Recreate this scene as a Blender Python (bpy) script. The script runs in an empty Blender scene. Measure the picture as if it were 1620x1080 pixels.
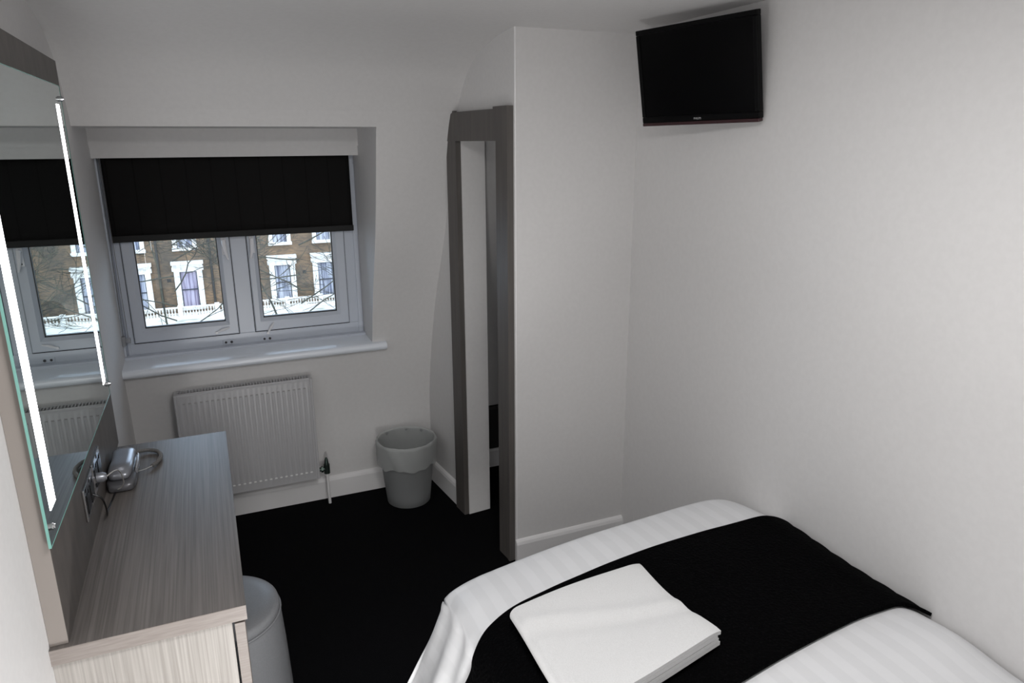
import bpy, bmesh, math, random
from mathutils import Vector, Matrix
random.seed(7)
PI = math.pi
scene = bpy.context.scene
col = scene.collection

# ------------------------------------------------------------------ camera
H = 1.75
YAW, PITCH, ROLL, FPX = 0.40540077, 0.27316134, -0.00533462, 1129.49
cy, sy, cp, sp = math.cos(YAW), math.sin(YAW), math.cos(PITCH), math.sin(PITCH)
fwd = Vector((sy*cp, cy*cp, -sp)); r0 = Vector((cy, -sy, 0)); u0 = r0.cross(fwd)
rt = math.cos(ROLL)*r0 + math.sin(ROLL)*u0
up = -math.sin(ROLL)*r0 + math.cos(ROLL)*u0
cam = bpy.data.cameras.new('camera'); camo = bpy.data.objects.new('camera', cam); col.objects.link(camo)
cam.sensor_width = 36.0; cam.sensor_fit = 'HORIZONTAL'; cam.lens = FPX/1620*36.0
cam.clip_start = 0.02; cam.clip_end = 300
M = Matrix((rt, up, -fwd)).transposed().to_4x4(); M.translation = Vector((0, 0, H))
camo.matrix_world = M
scene.camera = camo

# ------------------------------------------------------------------ world, lights, exposure
w = bpy.data.worlds.new('overcast_sky'); scene.world = w; w.use_nodes = True
bg = w.node_tree.nodes['Background']; bg.inputs[0].default_value = (0.64, 0.79, 1.0, 1); bg.inputs[1].default_value = 4.1
vs = scene.view_settings
vs.view_transform = 'Standard'; vs.look = 'None'; vs.exposure = 0.0; vs.gamma = 1.0; vs.use_curve_mapping = False
scene.cycles.max_bounces = 10; scene.cycles.diffuse_bounces = 6; scene.cycles.glossy_bounces = 6
scene.cycles.transparent_max_bounces = 12
scene.cycles.use_denoising = True
scene.cycles.sample_clamp_indirect = 6

def area(name, loc, tgt, sx, sy_, watts, colr):
    l = bpy.data.lights.new(name, 'AREA'); l.shape = 'RECTANGLE'; l.size = sx; l.size_y = sy_; l.energy = watts; l.color = colr
    o = bpy.data.objects.new(name, l); col.objects.link(o); o.location = loc
    o.rotation_euler = (Vector(tgt)-Vector(loc)).to_track_quat('-Z', 'Y').to_euler(); return o
# a square panel light on the ceiling, and an unseen low fill light added between bed and dressing table
area('ceiling_panel_light', (0.45, .70, 2.135), (0.47, .86, 0), .42, .42, 19.3, (1.0, 0.99, 0.985))
bl = bpy.data.lights.new('low_fill_light', 'POINT'); bl.energy = 22.0; bl.color = (1.0, 0.99, 0.98); bl.shadow_soft_size = 0.10
blo = bpy.data.objects.new('low_fill_light', bl); col.objects.link(blo); blo.location = (0.16, 0.82, 0.30)

# ------------------------------------------------------------------ helpers
def link(o): col.objects.link(o); return o
def empty(name, loc=(0, 0, 0), rz=0, label=None, cat=None, group=None, kind=None):
    o = bpy.data.objects.new(name, None); o.location = loc; o.rotation_euler = (0, 0, rz); o.empty_display_size = .05
    link(o); tag(o, label, cat, group, kind); return o
def tag(o, label=None, cat=None, group=None, kind=None):
    if label: o['label'] = label
    if cat: o['category'] = cat
    if group: o['group'] = group
    if kind: o['kind'] = kind
    return o
def build(name, bm, mat, parent=None, smooth=None, world=True):
    """smooth = angle in degrees above which edges stay sharp. With world=True the mesh was written in world
    coordinates and is moved into its parent's frame."""
    me = bpy.data.meshes.new(name)
    bmesh.ops.recalc_face_normals(bm, faces=bm.faces)
    if smooth:
        for f in bm.faces: f.smooth = True
        for e in bm.edges:
            if len(e.link_faces) == 2 and e.calc_face_angle(0) > math.radians(smooth): e.smooth = False
    if parent and world:
        p = parent; m = Matrix.Identity(4)
        while p:
            m = Matrix.LocRotScale(p.location, p.rotation_euler, None) @ m; p = p.parent
        bm.transform(m.inverted())
    bm.to_mesh(me); bm.free()
    me.materials.append(mat)
    o = bpy.data.objects.new(name, me); link(o)
    if parent: o.parent = parent
    return o
def B(): return bmesh.new()
def box(bm, x0, x1, y0, y1, z0, z1, bev=0, m=None):
    vs_ = [bm.verts.new((x, y, z)) for x in (x0, x1) for y in (y0, y1) for z in (z0, z1)]
    fs = [(0, 1, 3, 2), (4, 6, 7, 5), (0, 4, 5, 1), (2, 3, 7, 6), (0, 2, 6, 4), (1, 5, 7, 3)]
    faces = [bm.faces.new([vs_[i] for i in f]) for f in fs]
    if bev:
        es = list({e for f in faces for e in f.edges})
        r = bmesh.ops.bevel(bm, geom=es, offset=bev, segments=2, affect='EDGES', profile=.6)
        nv = {v for f in r['faces'] for v in f.verts} | {v for v in vs_ if v.is_valid}
        vs_ = list(nv)
    if m is not None:
        for v in vs_: v.co = m @ v.co
    return vs_
def prism(bm, pts, lo, hi, axis):
    """polygon pts (2-D) extruded along axis: 'x' -> pts are (y,z); 'y' -> (x,z); 'z' -> (x,y)"""
    def P(a, b, t):
        return {'x': (t, a, b), 'y': (a, t, b), 'z': (a, b, t)}[axis]
    A = [bm.verts.new(P(a, b, lo)) for a, b in pts]; C = [bm.verts.new(P(a, b, hi)) for a, b in pts]
    n = len(pts); bm.faces.new(A); bm.faces.new(C[::-1])
    for i in range(n): bm.faces.new((A[i], A[(i+1) % n], C[(i+1) % n], C[i]))
    return A + C
def tube(bm, pts, r, seg=8, caps=True):
    pts = [Vector(p) for p in pts]; rs = r if isinstance(r, (list, tuple)) else [r]*len(pts)
    rings = []; nrm = None
    for i, p in enumerate(pts):
        t = (pts[min(i+1, len(pts)-1)] - pts[max(i-1, 0)]).normalized()
        if nrm is None:
            a = Vector((0, 0, 1)) if abs(t.z) < .9 else Vector((1, 0, 0)); nrm = t.cross(a).normalized()
        else:
            nrm = (nrm - t*nrm.dot(t)).normalized()
        b = t.cross(nrm)
        rings.append([bm.verts.new(p + rs[i]*(math.cos(2*PI*k/seg)*nrm + math.sin(2*PI*k/seg)*b)) for k in range(seg)])
    for i in range(len(rings)-1):
        for k in range(seg):
            bm.faces.new((rings[i][k], rings[i][(k+1) % seg], rings[i+1][(k+1) % seg], rings[i+1][k]))
    if caps: bm.faces.new(rings[0][::-1]); bm.faces.new(rings[-1])
def lathe(bm, prof, cx, cy_, seg=48, jit=None):
    rings = []
    for i, (r, z) in enumerate(prof):
        ring = []
        for k in range(seg):
            a = 2*PI*k/seg; rr, zz = (r, z) if jit is None else jit(i, a, r, z)
            ring.append(bm.verts.new((cx+rr*math.cos(a), cy_+rr*math.sin(a), zz)))
        rings.append(ring)
    for i in range(len(rings)-1):
        for k in range(seg): bm.faces.new((rings[i][k], rings[i][(k+1) % seg], rings[i+1][(k+1) % seg], rings[i+1][k]))
    return rings
def grid(bm, fn, nu, nv):
    V = [[bm.verts.new(fn(i/nu, j/nv)) for j in range(nv+1)] for i in range(nu+1)]
    for i in range(nu):
        for j in range(nv): bm.faces.new((V[i][j], V[i+1][j], V[i+1][j+1], V[i][j+1]))
    return V
def lerp_tab(tab, x):
    if x <= tab[0][0]: return tab[0][1]
    for (a, b), (c, d) in zip(tab, tab[1:]):
        if x <= c:
            t = (x-a)/(c-a); return b+(d-b)*t
    return tab[-1][1]
def smooth_tab(tab, x, wdt=.05):
    return sum(lerp_tab(tab, x+wdt*k/3) * wt for k, wt in zip(range(-3, 4), (.07, .13, .18, .24, .18, .13, .07)))

# ------------------------------------------------------------------ materials
def mat(name, c, rough=.6, metal=0., spec=.5, trans=0, coat=0):
    m = bpy.data.materials.new(name); m.use_nodes = True; b = m.node_tree.nodes['Principled BSDF']
    b.inputs['Base Color'].default_value = (*c, 1); b.inputs['Roughness'].default_value = rough
    b.inputs['Metallic'].default_value = metal; b.inputs['Specular IOR Level'].default_value = spec
    b.inputs['Transmission Weight'].default_value = trans; b.inputs['Coat Weight'].default_value = coat
    return m
def N(m, t): return m.node_tree.nodes.new(t)
def L(m, a, b): m.node_tree.links.new(a, b)
def noise_mat(name, c1, c2, scale=(1, 1, 1), nscale=20, rough=.6, bump=0., detail=4, spec=.5, dist=.01, lo=.35, hi=.65):
    m = mat(name, c1, rough, spec=spec); b = m.node_tree.nodes['Principled BSDF']
    tc = N(m, 'ShaderNodeTexCoord'); mp = N(m, 'ShaderNodeMapping'); mp.inputs['Scale'].default_value = scale
    nz = N(m, 'ShaderNodeTexNoise'); nz.inputs['Scale'].default_value = nscale; nz.inputs['Detail'].default_value = detail
    L(m, tc.outputs['Object'], mp.inputs[0]); L(m, mp.outputs[0], nz.inputs['Vector'])
    rp = N(m, 'ShaderNodeValToRGB'); rp.color_ramp.elements[0].position = lo; rp.color_ramp.elements[1].position = hi
    rp.color_ramp.elements[0].color = (*c1, 1); rp.color_ramp.elements[1].color = (*c2, 1)
    L(m, nz.outputs[0], rp.inputs[0]); L(m, rp.outputs[0], b.inputs['Base Color'])
    if bump:
        bp = N(m, 'ShaderNodeBump'); bp.inputs['Strength'].default_value = bump; bp.inputs['Distance'].default_value = dist
        L(m, nz.outputs[0], bp.inputs['Height']); L(m, bp.outputs[0], b.inputs['Normal'])
    return m
M_wall = noise_mat('white_wall_paint', (.66, .65, .645), (.68, .67, .665), nscale=60, rough=.75, bump=.05, dist=.002, spec=.25)
M_ceil = noise_mat('white_ceiling_paint', (.655, .645, .64), (.675, .665, .66), nscale=60, rough=.75, bump=.05, dist=.002, spec=.2)
M_gloss = mat('white_gloss_wood', (.78, .77, .77), .35)
M_sill = mat('white_sill_gloss', (.80, .84, .90), .22)
M_upvc = mat('white_window_plastic', (.58, .62, .69), .3)
M_gasket = mat('black_gasket', (.01, .01, .01), .5)
M_carpet = noise_mat('black_carpet', (.0018, .0018, .0022), (.0065, .0065, .0075), nscale=420, rough=1, bump=.6, dist=.004, spec=.05, detail=2)
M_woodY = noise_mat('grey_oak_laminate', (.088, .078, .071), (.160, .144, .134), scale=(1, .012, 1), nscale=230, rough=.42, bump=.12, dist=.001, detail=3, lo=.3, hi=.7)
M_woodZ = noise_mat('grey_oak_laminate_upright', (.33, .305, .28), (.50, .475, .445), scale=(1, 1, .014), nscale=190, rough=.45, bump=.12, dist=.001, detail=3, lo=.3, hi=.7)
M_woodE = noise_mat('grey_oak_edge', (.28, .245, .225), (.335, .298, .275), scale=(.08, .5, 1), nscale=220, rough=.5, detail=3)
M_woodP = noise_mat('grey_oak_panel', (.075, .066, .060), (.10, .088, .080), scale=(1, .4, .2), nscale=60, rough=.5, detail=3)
M_case = noise_mat('taupe_door_casing', (.085, .078, .072), (.105, .095, .088), scale=(1, 1, .06), nscale=60, rough=.5, detail=3)
M_rad = mat('white_radiator_enamel', (.46, .457, .468), .35)
M_raddark = mat('radiator_shadow_metal', (.04, .038, .035), .6)
M_brass = mat('dark_valve_metal', (.05, .07, .06), .35, .7)
M_chrome = mat('chrome', (.62, .62, .63), .18, 1)
M_mirror = mat('mirror_silver', (.62, .69, .68), .01, 1)
M_black = mat('black_plastic', (.006, .006, .007), .3)
M_tvcase = mat('black_tv_casing', (.0012, .0012, .0014), .35, spec=.12)
M_screen = mat('black_screen', (.0008, .0008, .001), .25, spec=.10)
M_maroon = mat('dark_maroon_gloss', (.035, .012, .014), .2)
M_silver = mat('silver_plastic', (.30, .31, .34), .28, .55)
M_grey = mat('grey_cord_plastic', (.16, .155, .15), .4)
M_pale = mat('pale_cable_plastic', (.42, .41, .39), .5)
M_shade = noise_mat('warm_lampshade', (.7, .66, .6), (.72, .68, .62), nscale=40)

def emis(name, c, s):
    m = bpy.data.materials.new(name); m.use_nodes = True; nt = m.node_tree; nt.nodes.clear()
    e = nt.nodes.new('ShaderNodeEmission'); e.inputs[0].default_value = (*c, 1); e.inputs[1].default_value = s
    o = nt.nodes.new('ShaderNodeOutputMaterial'); nt.links.new(e.outputs[0], o.inputs[0]); return m
M_strip = emis('white_led_strip', (1, .98, 1), 9)
M_edge = mat('green_glass_edge', (.22, .48, .42), .15)
M_logo = mat('silver_lettering', (.45, .45, .46), .4)

def glass_mat():
    m = bpy.data.materials.new('window_glass'); m.use_nodes = True; nt = m.node_tree; nt.nodes.clear()
    tr = nt.nodes.new('ShaderNodeBsdfTransparent'); tr.inputs[0].default_value = (.96, .98, .98, 1)
    gl = nt.nodes.new('ShaderNodeBsdfGlossy'); gl.inputs['Roughness'].default_value = .01
    fr = nt.nodes.new('ShaderNodeFresnel'); fr.inputs[0].default_value = 1.45
    mx = nt.nodes.new('ShaderNodeMixShader'); o = nt.nodes.new('ShaderNodeOutputMaterial')
    nt.links.new(fr.outputs[0], mx.inputs[0]); nt.links.new(tr.outputs[0], mx.inputs[1]); nt.links.new(gl.outputs[0], mx.inputs[2])
    nt.links.new(mx.outputs[0], o.inputs[0]); return m
M_glass = glass_mat()
def translucent(name, c, alpha, rough=.5, mixt=.35):
    m = bpy.data.materials.new(name); m.use_nodes = True; nt = m.node_tree; nt.nodes.clear()
    d = nt.nodes.new('ShaderNodeBsdfPrincipled'); d.inputs['Base Color'].default_value = (*c, 1); d.inputs['Roughness'].default_value = rough
    t = nt.nodes.new('ShaderNodeBsdfTranslucent'); t.inputs[0].default_value = (*c, 1)
    tr = nt.nodes.new('ShaderNodeBsdfTransparent')
    a = nt.nodes.new('ShaderNodeMixShader'); a.inputs[0].default_value = mixt
    b = nt.nodes.new('ShaderNodeMixShader'); b.inputs[0].default_value = 1-alpha; o = nt.nodes.new('ShaderNodeOutputMaterial')
    nt.links.new(d.outputs[0], a.inputs[1]); nt.links.new(t.outputs[0], a.inputs[2])
    nt.links.new(a.outputs[0], b.inputs[1]); nt.links.new(tr.outputs[0], b.inputs[2]); nt.links.new(b.outputs[0], o.inputs[0])
    return m
M_bin = translucent('frosted_bin_plastic', (.34, .35, .35), .94)
M_liner = translucent('white_bag_film', (.72, .74, .73), .62)

def leather():
    m = noise_mat('pale_grey_leather', (.19, .195, .205), (.21, .215, .225), nscale=250, rough=.38, bump=.12, dist=.001); return m
M_leather = leather()
def towel_mat():
    return noise_mat('white_terry', (.60, .60, .60), (.64, .64, .64), nscale=350, rough=.95, bump=.35, dist=.002, spec=.1)
M_towel = towel_mat()
def duvet_mat():
    m = mat('white_satin_stripe', (.8, .81, .83), .5, spec=.4); b = m.node_tree.nodes['Principled BSDF']
    at = N(m, 'ShaderNodeUVMap'); sp_ = N(m, 'ShaderNodeSeparateXYZ'); L(m, at.outputs[0], sp_.inputs[0])
    mu = N(m, 'ShaderNodeMath'); mu.operation = 'MULTIPLY'; mu.inputs[1].default_value = 2*PI/.062; L(m, sp_.outputs[0], mu.inputs[0])
    sn = N(m, 'ShaderNodeMath'); sn.operation = 'SINE'; L(m, mu.outputs[0], sn.inputs[0])
    rp = N(m, 'ShaderNodeValToRGB'); mr = N(m, 'ShaderNodeMapRange'); mr.inputs[1].default_value = -1; L(m, sn.outputs[0], mr.inputs[0])
    L(m, mr.outputs[0], rp.inputs[0]); e = rp.color_ramp.elements
    e[0].position = .42; e[1].position = .58; e[0].color = (.655, .66, .672, 1); e[1].color = (.69, .695, .708, 1)
    L(m, rp.outputs[0], b.inputs['Base Color'])
    rr = N(m, 'ShaderNodeMapRange'); rr.inputs[3].default_value = .62; rr.inputs[4].default_value = .36; L(m, rp.outputs[0], rr.inputs[0])
    tc = N(m, 'ShaderNodeTexCoord'); nz = N(m, 'ShaderNodeTexNoise'); nz.inputs['Scale'].default_value = 7; nz.inputs['Detail'].default_value = 3
    L(m, tc.outputs['Object'], nz.inputs['Vector'])
    bp = N(m, 'ShaderNodeBump'); bp.inputs['Strength'].default_value = .25; bp.inputs['Distance'].default_value = .02
    L(m, nz.outputs[0], bp.inputs['Height']); L(m, bp.outputs[0], b.inputs['Normal'])
    return m
M_duvet = duvet_mat()
def runner_mat():
    m = mat('black_quilted_satin', (.0012, .0012, .0014), .9, spec=.03); b = m.node_tree.nodes['Principled BSDF']
    tc = N(m, 'ShaderNodeUVMap'); mp = N(m, 'ShaderNodeMapping'); mp.inputs['Scale'].default_value = (26, 26, 1)
    vo = N(m, 'ShaderNodeTexVoronoi'); L(m, tc.outputs[0], mp.inputs[0]); L(m, mp.outputs[0], vo.inputs['Vector'])
    bp = N(m, 'ShaderNodeBump'); bp.inputs['Strength'].default_value = .5; bp.inputs['Distance'].default_value = .01
    L(m, vo.outputs[0], bp.inputs['Height']); L(m, bp.outputs[0], b.inputs['Normal']); return m
M_runner = runner_mat()
def blind_mat():
    m = mat('black_blind_cloth', (.0045, .0043, .0043), .8, spec=.2); b = m.node_tree.nodes['Principled BSDF']
    tc = N(m, 'ShaderNodeTexCoord'); sp_ = N(m, 'ShaderNodeSeparateXYZ'); L(m, tc.outputs['Object'], sp_.inputs[0])
    md = N(m, 'ShaderNodeMath'); md.operation = 'FLOORED_MODULO'; md.inputs[1].default_value = .1015
    ad = N(m, 'ShaderNodeMath'); ad.inputs[1].default_value = .40; L(m, sp_.outputs[0], ad.inputs[0]); L(m, ad.outputs[0], md.inputs[0])
    nz = N(m, 'ShaderNodeTexNoise'); nz.inputs['Scale'].default_value = 18; L(m, tc.outputs['Object'], nz.inputs['Vector'])
    m2 = N(m, 'ShaderNodeMath'); m2.operation = 'MULTIPLY_ADD'; m2.inputs[1].default_value = .006; L(m, nz.outputs[0], m2.inputs[0]); L(m, md.outputs[0], m2.inputs[2])
    lt = N(m, 'ShaderNodeMath'); lt.operation = 'LESS_THAN'; lt.inputs[1].default_value = .009; L(m, m2.outputs[0], lt.inputs[0])
    mx = N(m, 'ShaderNodeMix'); mx.data_type = 'RGBA'; mx.inputs[6].default_value = (.0058, .0054, .0053, 1); mx.inputs[7].default_value = (.0018, .0016, .0015, 1)
    L(m, lt.outputs[0], mx.inputs[0]); L(m, mx.outputs[2], b.inputs['Base Color']); return m
M_blind = blind_mat()

# ------------------------------------------------------------------ room shell
XL, XR = -.387, 1.61
PROF = [(0, 3.42), (.45, 3.42), (.60, 3.40), (.785, 3.358), (.93, 3.318), (1.07, 3.27), (1.22, 3.205), (1.37, 3.145), (1.50, 3.105),
        (1.62, 3.072), (1.75, 3.040), (1.81, 3.020), (1.87, 2.995), (1.95, 2.945), (2.03, 2.88), (2.08, 2.82), (2.11, 2.74),
        (2.13, 2.62), (2.14, 2.42)]
def prof_y(z): return lerp_tab([(a, b) for a, b in PROF], z)
def seg_profile(z0, z1):
    n = 24; zs = sorted(set([z0, z1] + [a for a, b in PROF if z0 < a < z1] + [z0+(z1-z0)*i/n for i in range(n+1)]))
    return [(smooth_tab(PROF, z, .06) if z > .4 else prof_y(z), z) for z in zs]
OX0, OX1, OZ0, OZ1 = XL, .697, .785, 1.81
bm = B()
YB = 3.75
for x0, x1, z0, z1 in ((XL-.2, 1.80, 0, OZ0), (OX1, 1.80, OZ0, 1.87), (OX0-.2, OX1, OZ1, 1.87)):
    yb = 3.61 if z0 == OZ1 else YB
    pts = seg_profile(z0, z1); pts += [(yb, z1), (yb, z0)]
    prism(bm, pts, x0, x1, 'x')
# fascia above the window, set back behind the sloping head
box(bm, OX0, OX1, 3.41, 3.61, 1.735, OZ1)
box(bm, OX0, OX1, 3.425, 3.60, 1.692, 1.735)
wf = tag(build('wall_far', bm, M_wall, smooth=20), kind='structure')
bm = B()
zz = [1.87] + [z for z, y in PROF if z > 1.87]
def cm2(P, n=8):
    out = []
    for i in range(1, len(P)-2):
        a, b, c, d = P[i-1], P[i], P[i+1], P[i+2]
        for k in range(n):
            t = k/n; out.append(tuple(.5*((2*b[j])+(c[j]-a[j])*t+(2*a[j]-5*b[j]+4*c[j]-d[j])*t*t+(-a[j]+3*b[j]-3*c[j]+d[j])*t**3) for j in (0, 1)))
    return out
e0 = smooth_tab(PROF, 1.87, .06)
pts = cm2([(e0+.03, 1.81), (e0, 1.87), (2.942, 1.95), (2.868, 2.03), (2.765, 2.085), (2.62, 2.125), (2.42, 2.145), (2.1, 2.15), (1.5, 2.15)]) + [(-.65, 2.15)]
prism(bm, pts + [(-.65, 2.4), (3.61, 2.4), (3.61, 1.87)], XL-.2, 1.80, 'x')
tag(build('ceiling', bm, M_ceil, smooth=25), kind='structure')
bm = B(); box(bm, XL-.2, 1.80, -.65, YB, -.12, 0); tag(build('floor', bm, M_carpet), kind='structure')
bm = B(); box(bm, XL-.2, XL, -.65, YB, 0, 2.3); tag(build('wall_left', bm, M_wall), kind='structure')
bm = B(); box(bm, XR, XR+.2, -.65, 3.6, 0, 2.3); tag(build('wall_right', bm, M_wall), kind='structure')
bm = B()
for a in ((XL, XR, 0, 2.3),):
    box(bm, a[0], a[1], -.65, -.47, a[2], a[3])
tag(build('wall_back', bm, M_wall), kind='structure')

# skewed wall with the doorway: local frame u along it (from the outer corner A towards the far wall), v = thickness
A2 = Vector((1.087, 2.498, 0)); B2 = Vector((.994, 3.417, 0)); U = (B2-A2).normalized(); V = Vector((U.y, -U.x, 0))
if V.x < 0: V = -V
MD = Matrix(((U.x, V.x, 0, A2.x), (U.y, V.y, 0, A2.y), (0, 0, 1, 0), (0, 0, 0, 1)))
def dpt(u, v, z): return MD @ Vector((u, v, z))
bm = B()
WT = .112
box(bm, 0, .112, 0, WT, 0, 2.3, m=MD)          # near pier between corner and doorway
box(bm, .463, 1.05, 0, WT, 0, 2.3, m=MD)
box(bm, .112, .463, 0, WT, 1.752, 2.3, m=MD)
tag(build('wall_doorway', bm, M_wall), kind='structure')
bm = B(); prism(bm, [(1.087, 2.497), (XR, 2.497), (XR, 2.60), (1.087+.10, 2.60)], 0, 2.3, 'z')
tag(build('wall_front', bm, M_wall), kind='structure')
# corner bead
bm = B(); tube(bm, [(1.090, 2.499, .10), (1.090, 2.499, 2.142)], .004, 8)
tag(build('trim_2', bm, M_gloss, smooth=40), kind='structure')

# doorway casing
def casing_poly(pts, v0, v1, bm):
    a = [bm.verts.new(dpt(u, v0, z)) for u, z in pts]; c = [bm.verts.new(dpt(u, v1, z)) for u, z in pts]
    n = len(pts); bm.faces.new(a); bm.faces.new(c[::-1])
    for i in range(n): bm.faces.new((a[i], a[(i+1) % n], c[(i+1) % n], c[i]))
cas = empty('trim_1', dpt(.28, 0, 0), kind='structure')
UI0, UI1 = .106, .468
bm = B(); casing_poly([(UI1, 0), (.563, 0), (.563, 1.752), (UI1, 1.752)], -.024, .0, bm); build('casing_far_stile', bm, M_case, cas)
bm = B(); casing_poly([(.010, 0), (UI0, 0), (UI0, 1.752), (.010, 1.752)], -.024, .0, bm)
casing_poly([(.010, 0), (.026, 0), (.026, 1.752), (.010, 1.752)], -.027, -.024, bm); build('casing_near_stile', bm, M_case, cas)
bm = B(); casing_poly([(.010, 1.752), (.563, 1.752), (.556, 1.78), (.535, 1.83), (.502, 1.862), (.485, 1.868), (.12, 1.868), (.12, 1.876), (.010, 1.876)], -.027, .0, bm)
build('casing_header', bm, M_case, cas)
bm = B(); casing_poly([(.475, 1.866), (.495, 1.866), (.492, 1.874), (.479, 1.874)], -.024, -.010, bm); build('casing_fixing', bm, M_case, cas)

# skirting boards
SK = .115
def skirt(name, p0, p1, nrm, h=SK):
    p0, p1 = Vector((*p0, 0)), Vector((*p1, 0)); nn = Vector((*nrm, 0)).normalized()
    bm = B(); pr = [(0, 0), (.016, 0), (.016, h-.022), (.012, h-.010), (.006, h-.003), (0, h)]
    a = [bm.verts.new(p0+nn*d+Vector((0, 0, z))) for d, z in pr]; c = [bm.verts.new(p1+nn*d+Vector((0, 0, z))) for d, z in pr]
    n = len(pr); bm.faces.new(a); bm.faces.new(c[::-1])
    for i in range(n): bm.faces.new((a[i], a[(i+1) % n], c[(i+1) % n], c[i]))
    return tag(build(name, bm, M_gloss), kind='structure')
skirt('baseboard_far', (XL, 3.42), (1.80, 3.42), (0, -1))
pa, pb = dpt(.565, 0, 0), dpt(.925, 0, 0)
skirt('baseboard_doorway', (pa.x, pa.y), (pb.x, pb.y), (-V.x, -V.y))
skirt('baseboard_front', (1.083, 2.497), (XR, 2.497), (0, -1), .105)
skirt('baseboard_left', (XL, 2.66), (XL, 3.40), (1, 0))

# ------------------------------------------------------------------ window (structure)
win = empty('window_1', (.155, 3.56, .785), kind='structure')
FX0, FX1, FZ0, FZ1, FY = XL, .697, .785, 1.70, 3.542
bm = B()
box(bm, FX0, FX1, FY, FY+.06, FZ0-.02, .874, .003); box(bm, FX0, FX1, FY-.048, FY, .805, .825, .003); box(bm, FX0, FX1, FY, FY+.06, 1.655, 1.72, .003)
box(bm, FX0, -.343, FY, FY+.06, .874, 1.655, .003); box(bm, .628, FX1, FY, FY+.06, .874, 1.655, .003)
box(bm, .106, .176, FY, FY+.06, .874, 1.655, .003)
box(bm, -.372, -.362, FY-.012, FY, .82, 1.70, .002); box(bm, FX0, FX0+.008, FY-.03, FY, .80, 1.70, .002)
box(bm, .672, .690, FY-.010, FY, .80, 1.70, .002)
build('window_frame', bm, M_upvc, win)
def sash(x0, x1, gx0, gx1):
    z0, z1, gz0, gz1 = .878, 1.652, .940, 1.600
    bm = B(); y = FY-.014
    # mitred frame with a slanted inner bead
    outer = [(x0, z0), (x1, z0), (x1, z1), (x0, z1)]; mid = [(gx0-.016, gz0-.016), (gx1+.016, gz0-.016), (gx1+.016, gz1+.016), (gx0-.016, gz1+.016)]
    inn = [(gx0, gz0), (gx1, gz0), (gx1, gz1), (gx0, gz1)]
    rows = [[bm.verts.new((x, yy, z)) for x, z in rr] for rr, yy in ((outer, FY+.03), (outer, y+.004), ([(x0+.004, z0+.004), (x1-.004, z0+.004), (x1-.004, z1-.004), (x0+.004, z1-.004)], y), (mid, y), (inn, y+.014), (inn, FY+.03))]
    for a, b in zip(rows, rows[1:]):
        for i in range(4): bm.faces.new((a[i], a[(i+1) % 4], b[(i+1) % 4], b[i]))
    s = build('sash', bm, M_upvc, win)
    bm = B(); g = .006
    for a in ((gx0, gx1, gz0, gz0+g), (gx0, gx1, gz1-g, gz1), (gx0, gx0+.004, gz0, gz1), (gx1-.004, gx1, gz0, gz1)):
        box(bm, a[0], a[1], FY+.001, FY+.018, a[2], a[3])
    build('gasket', bm, M_gasket, s)
    bm = B(); box(bm, gx0, gx1, FY+.012, FY+.018, gz0, gz1); build('glass_pane', bm, M_glass, s)
    return s
# thin dark strips painted as the shadow gap behind each sash
bm = B()
for x0, x1 in ((-.343, .106), (.176, .628)):
    for a in ((x0, x1, .872, .8795), (x0, x0+.003, .874, 1.655), (x1-.003, x1, .874, 1.655)):
        box(bm, a[0], a[1], FY-.0012, FY+.002, a[2], a[3])
build('sash_shadow_gap', bm, M_gasket, win)
s1 = sash(-.340, .103, -.291, .050); s2 = sash(.179, .625, .220, .569)
def handle(s, x, sgn):
    y = FY-.014
    bm = B(); box(bm, x-.011, x+.011, y-.008, y, 1.255, 1.335, .003)
    tube(bm, [(x, y-.006, 1.318), (x, y-.024, 1.320), (x-.001*sgn, y-.028, 1.30), (x-.004*sgn, y-.027, 1.27), (x-.012*sgn, y-.026, 1.235)], [.010, .010, .010, .008, .004], 8)
    h = build('window_handle', bm, mat('white_handle', (.85, .85, .88), .25), s, smooth=40)
    bm = B(); tube(bm, [(x, y-.009, 1.266), (x, y-.007, 1.266)], .004, 8); build('keyhole', bm, M_gasket, h)
handle(s1, .078, -1); handle(s2, .200, 1)
def stay(s, x0, x1, z0, z1):
    y = FY-.014
    bm = B(); tube(bm, [(x0, y-.006, z0), ((x0+x1)/2, y-.012, (z0+z1)/2+.004), (x1, y-.006, z1)], [.004, .0065, .003], 8)
    tube(bm, [(x0, y, z0), (x0, y-.012, z0)], .006, 8)
    build('window_stay', bm, mat('white_stay', (.8, .8, .82), .3), s, smooth=40)
stay(s1, .005, .062, .893, .912); stay(s2, .232, .262, .868, .915)
def lockplate(x, z):
    bm = B(); box(bm, x-.026, x+.026, FY-.005, FY, z-.011, z+.011, .002); p = build('lock_plate', bm, M_upvc, win)
    bm = B(); tube(bm, [(x-.012, FY-.004, z), (x-.012, FY-.007, z)], .0055, 10); tube(bm, [(x+.013, FY-.004, z), (x+.013, FY-.009, z)], .006, 10)
    build('lock_screw', bm, mat('dark_screw', (.06, .06, .065), .4, .5), p, smooth=40)
lockplate(.052, .838); lockplate(.226, .836)
# sill board
bm = B()
prism(bm, [(3.545, .815), (3.335, .810), (3.322, .804), (3.318, .791), (3.322, .778), (3.337, .771), (3.545, .771)], XL, OX1, 'x')
prism(bm, [(3.375, .811), (3.335, .810), (3.322, .804), (3.318, .791), (3.322, .778), (3.337, .771), (3.375, .771)], OX1, .762, 'x')
build('window_sill', bm, M_sill, win, smooth=50)

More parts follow.
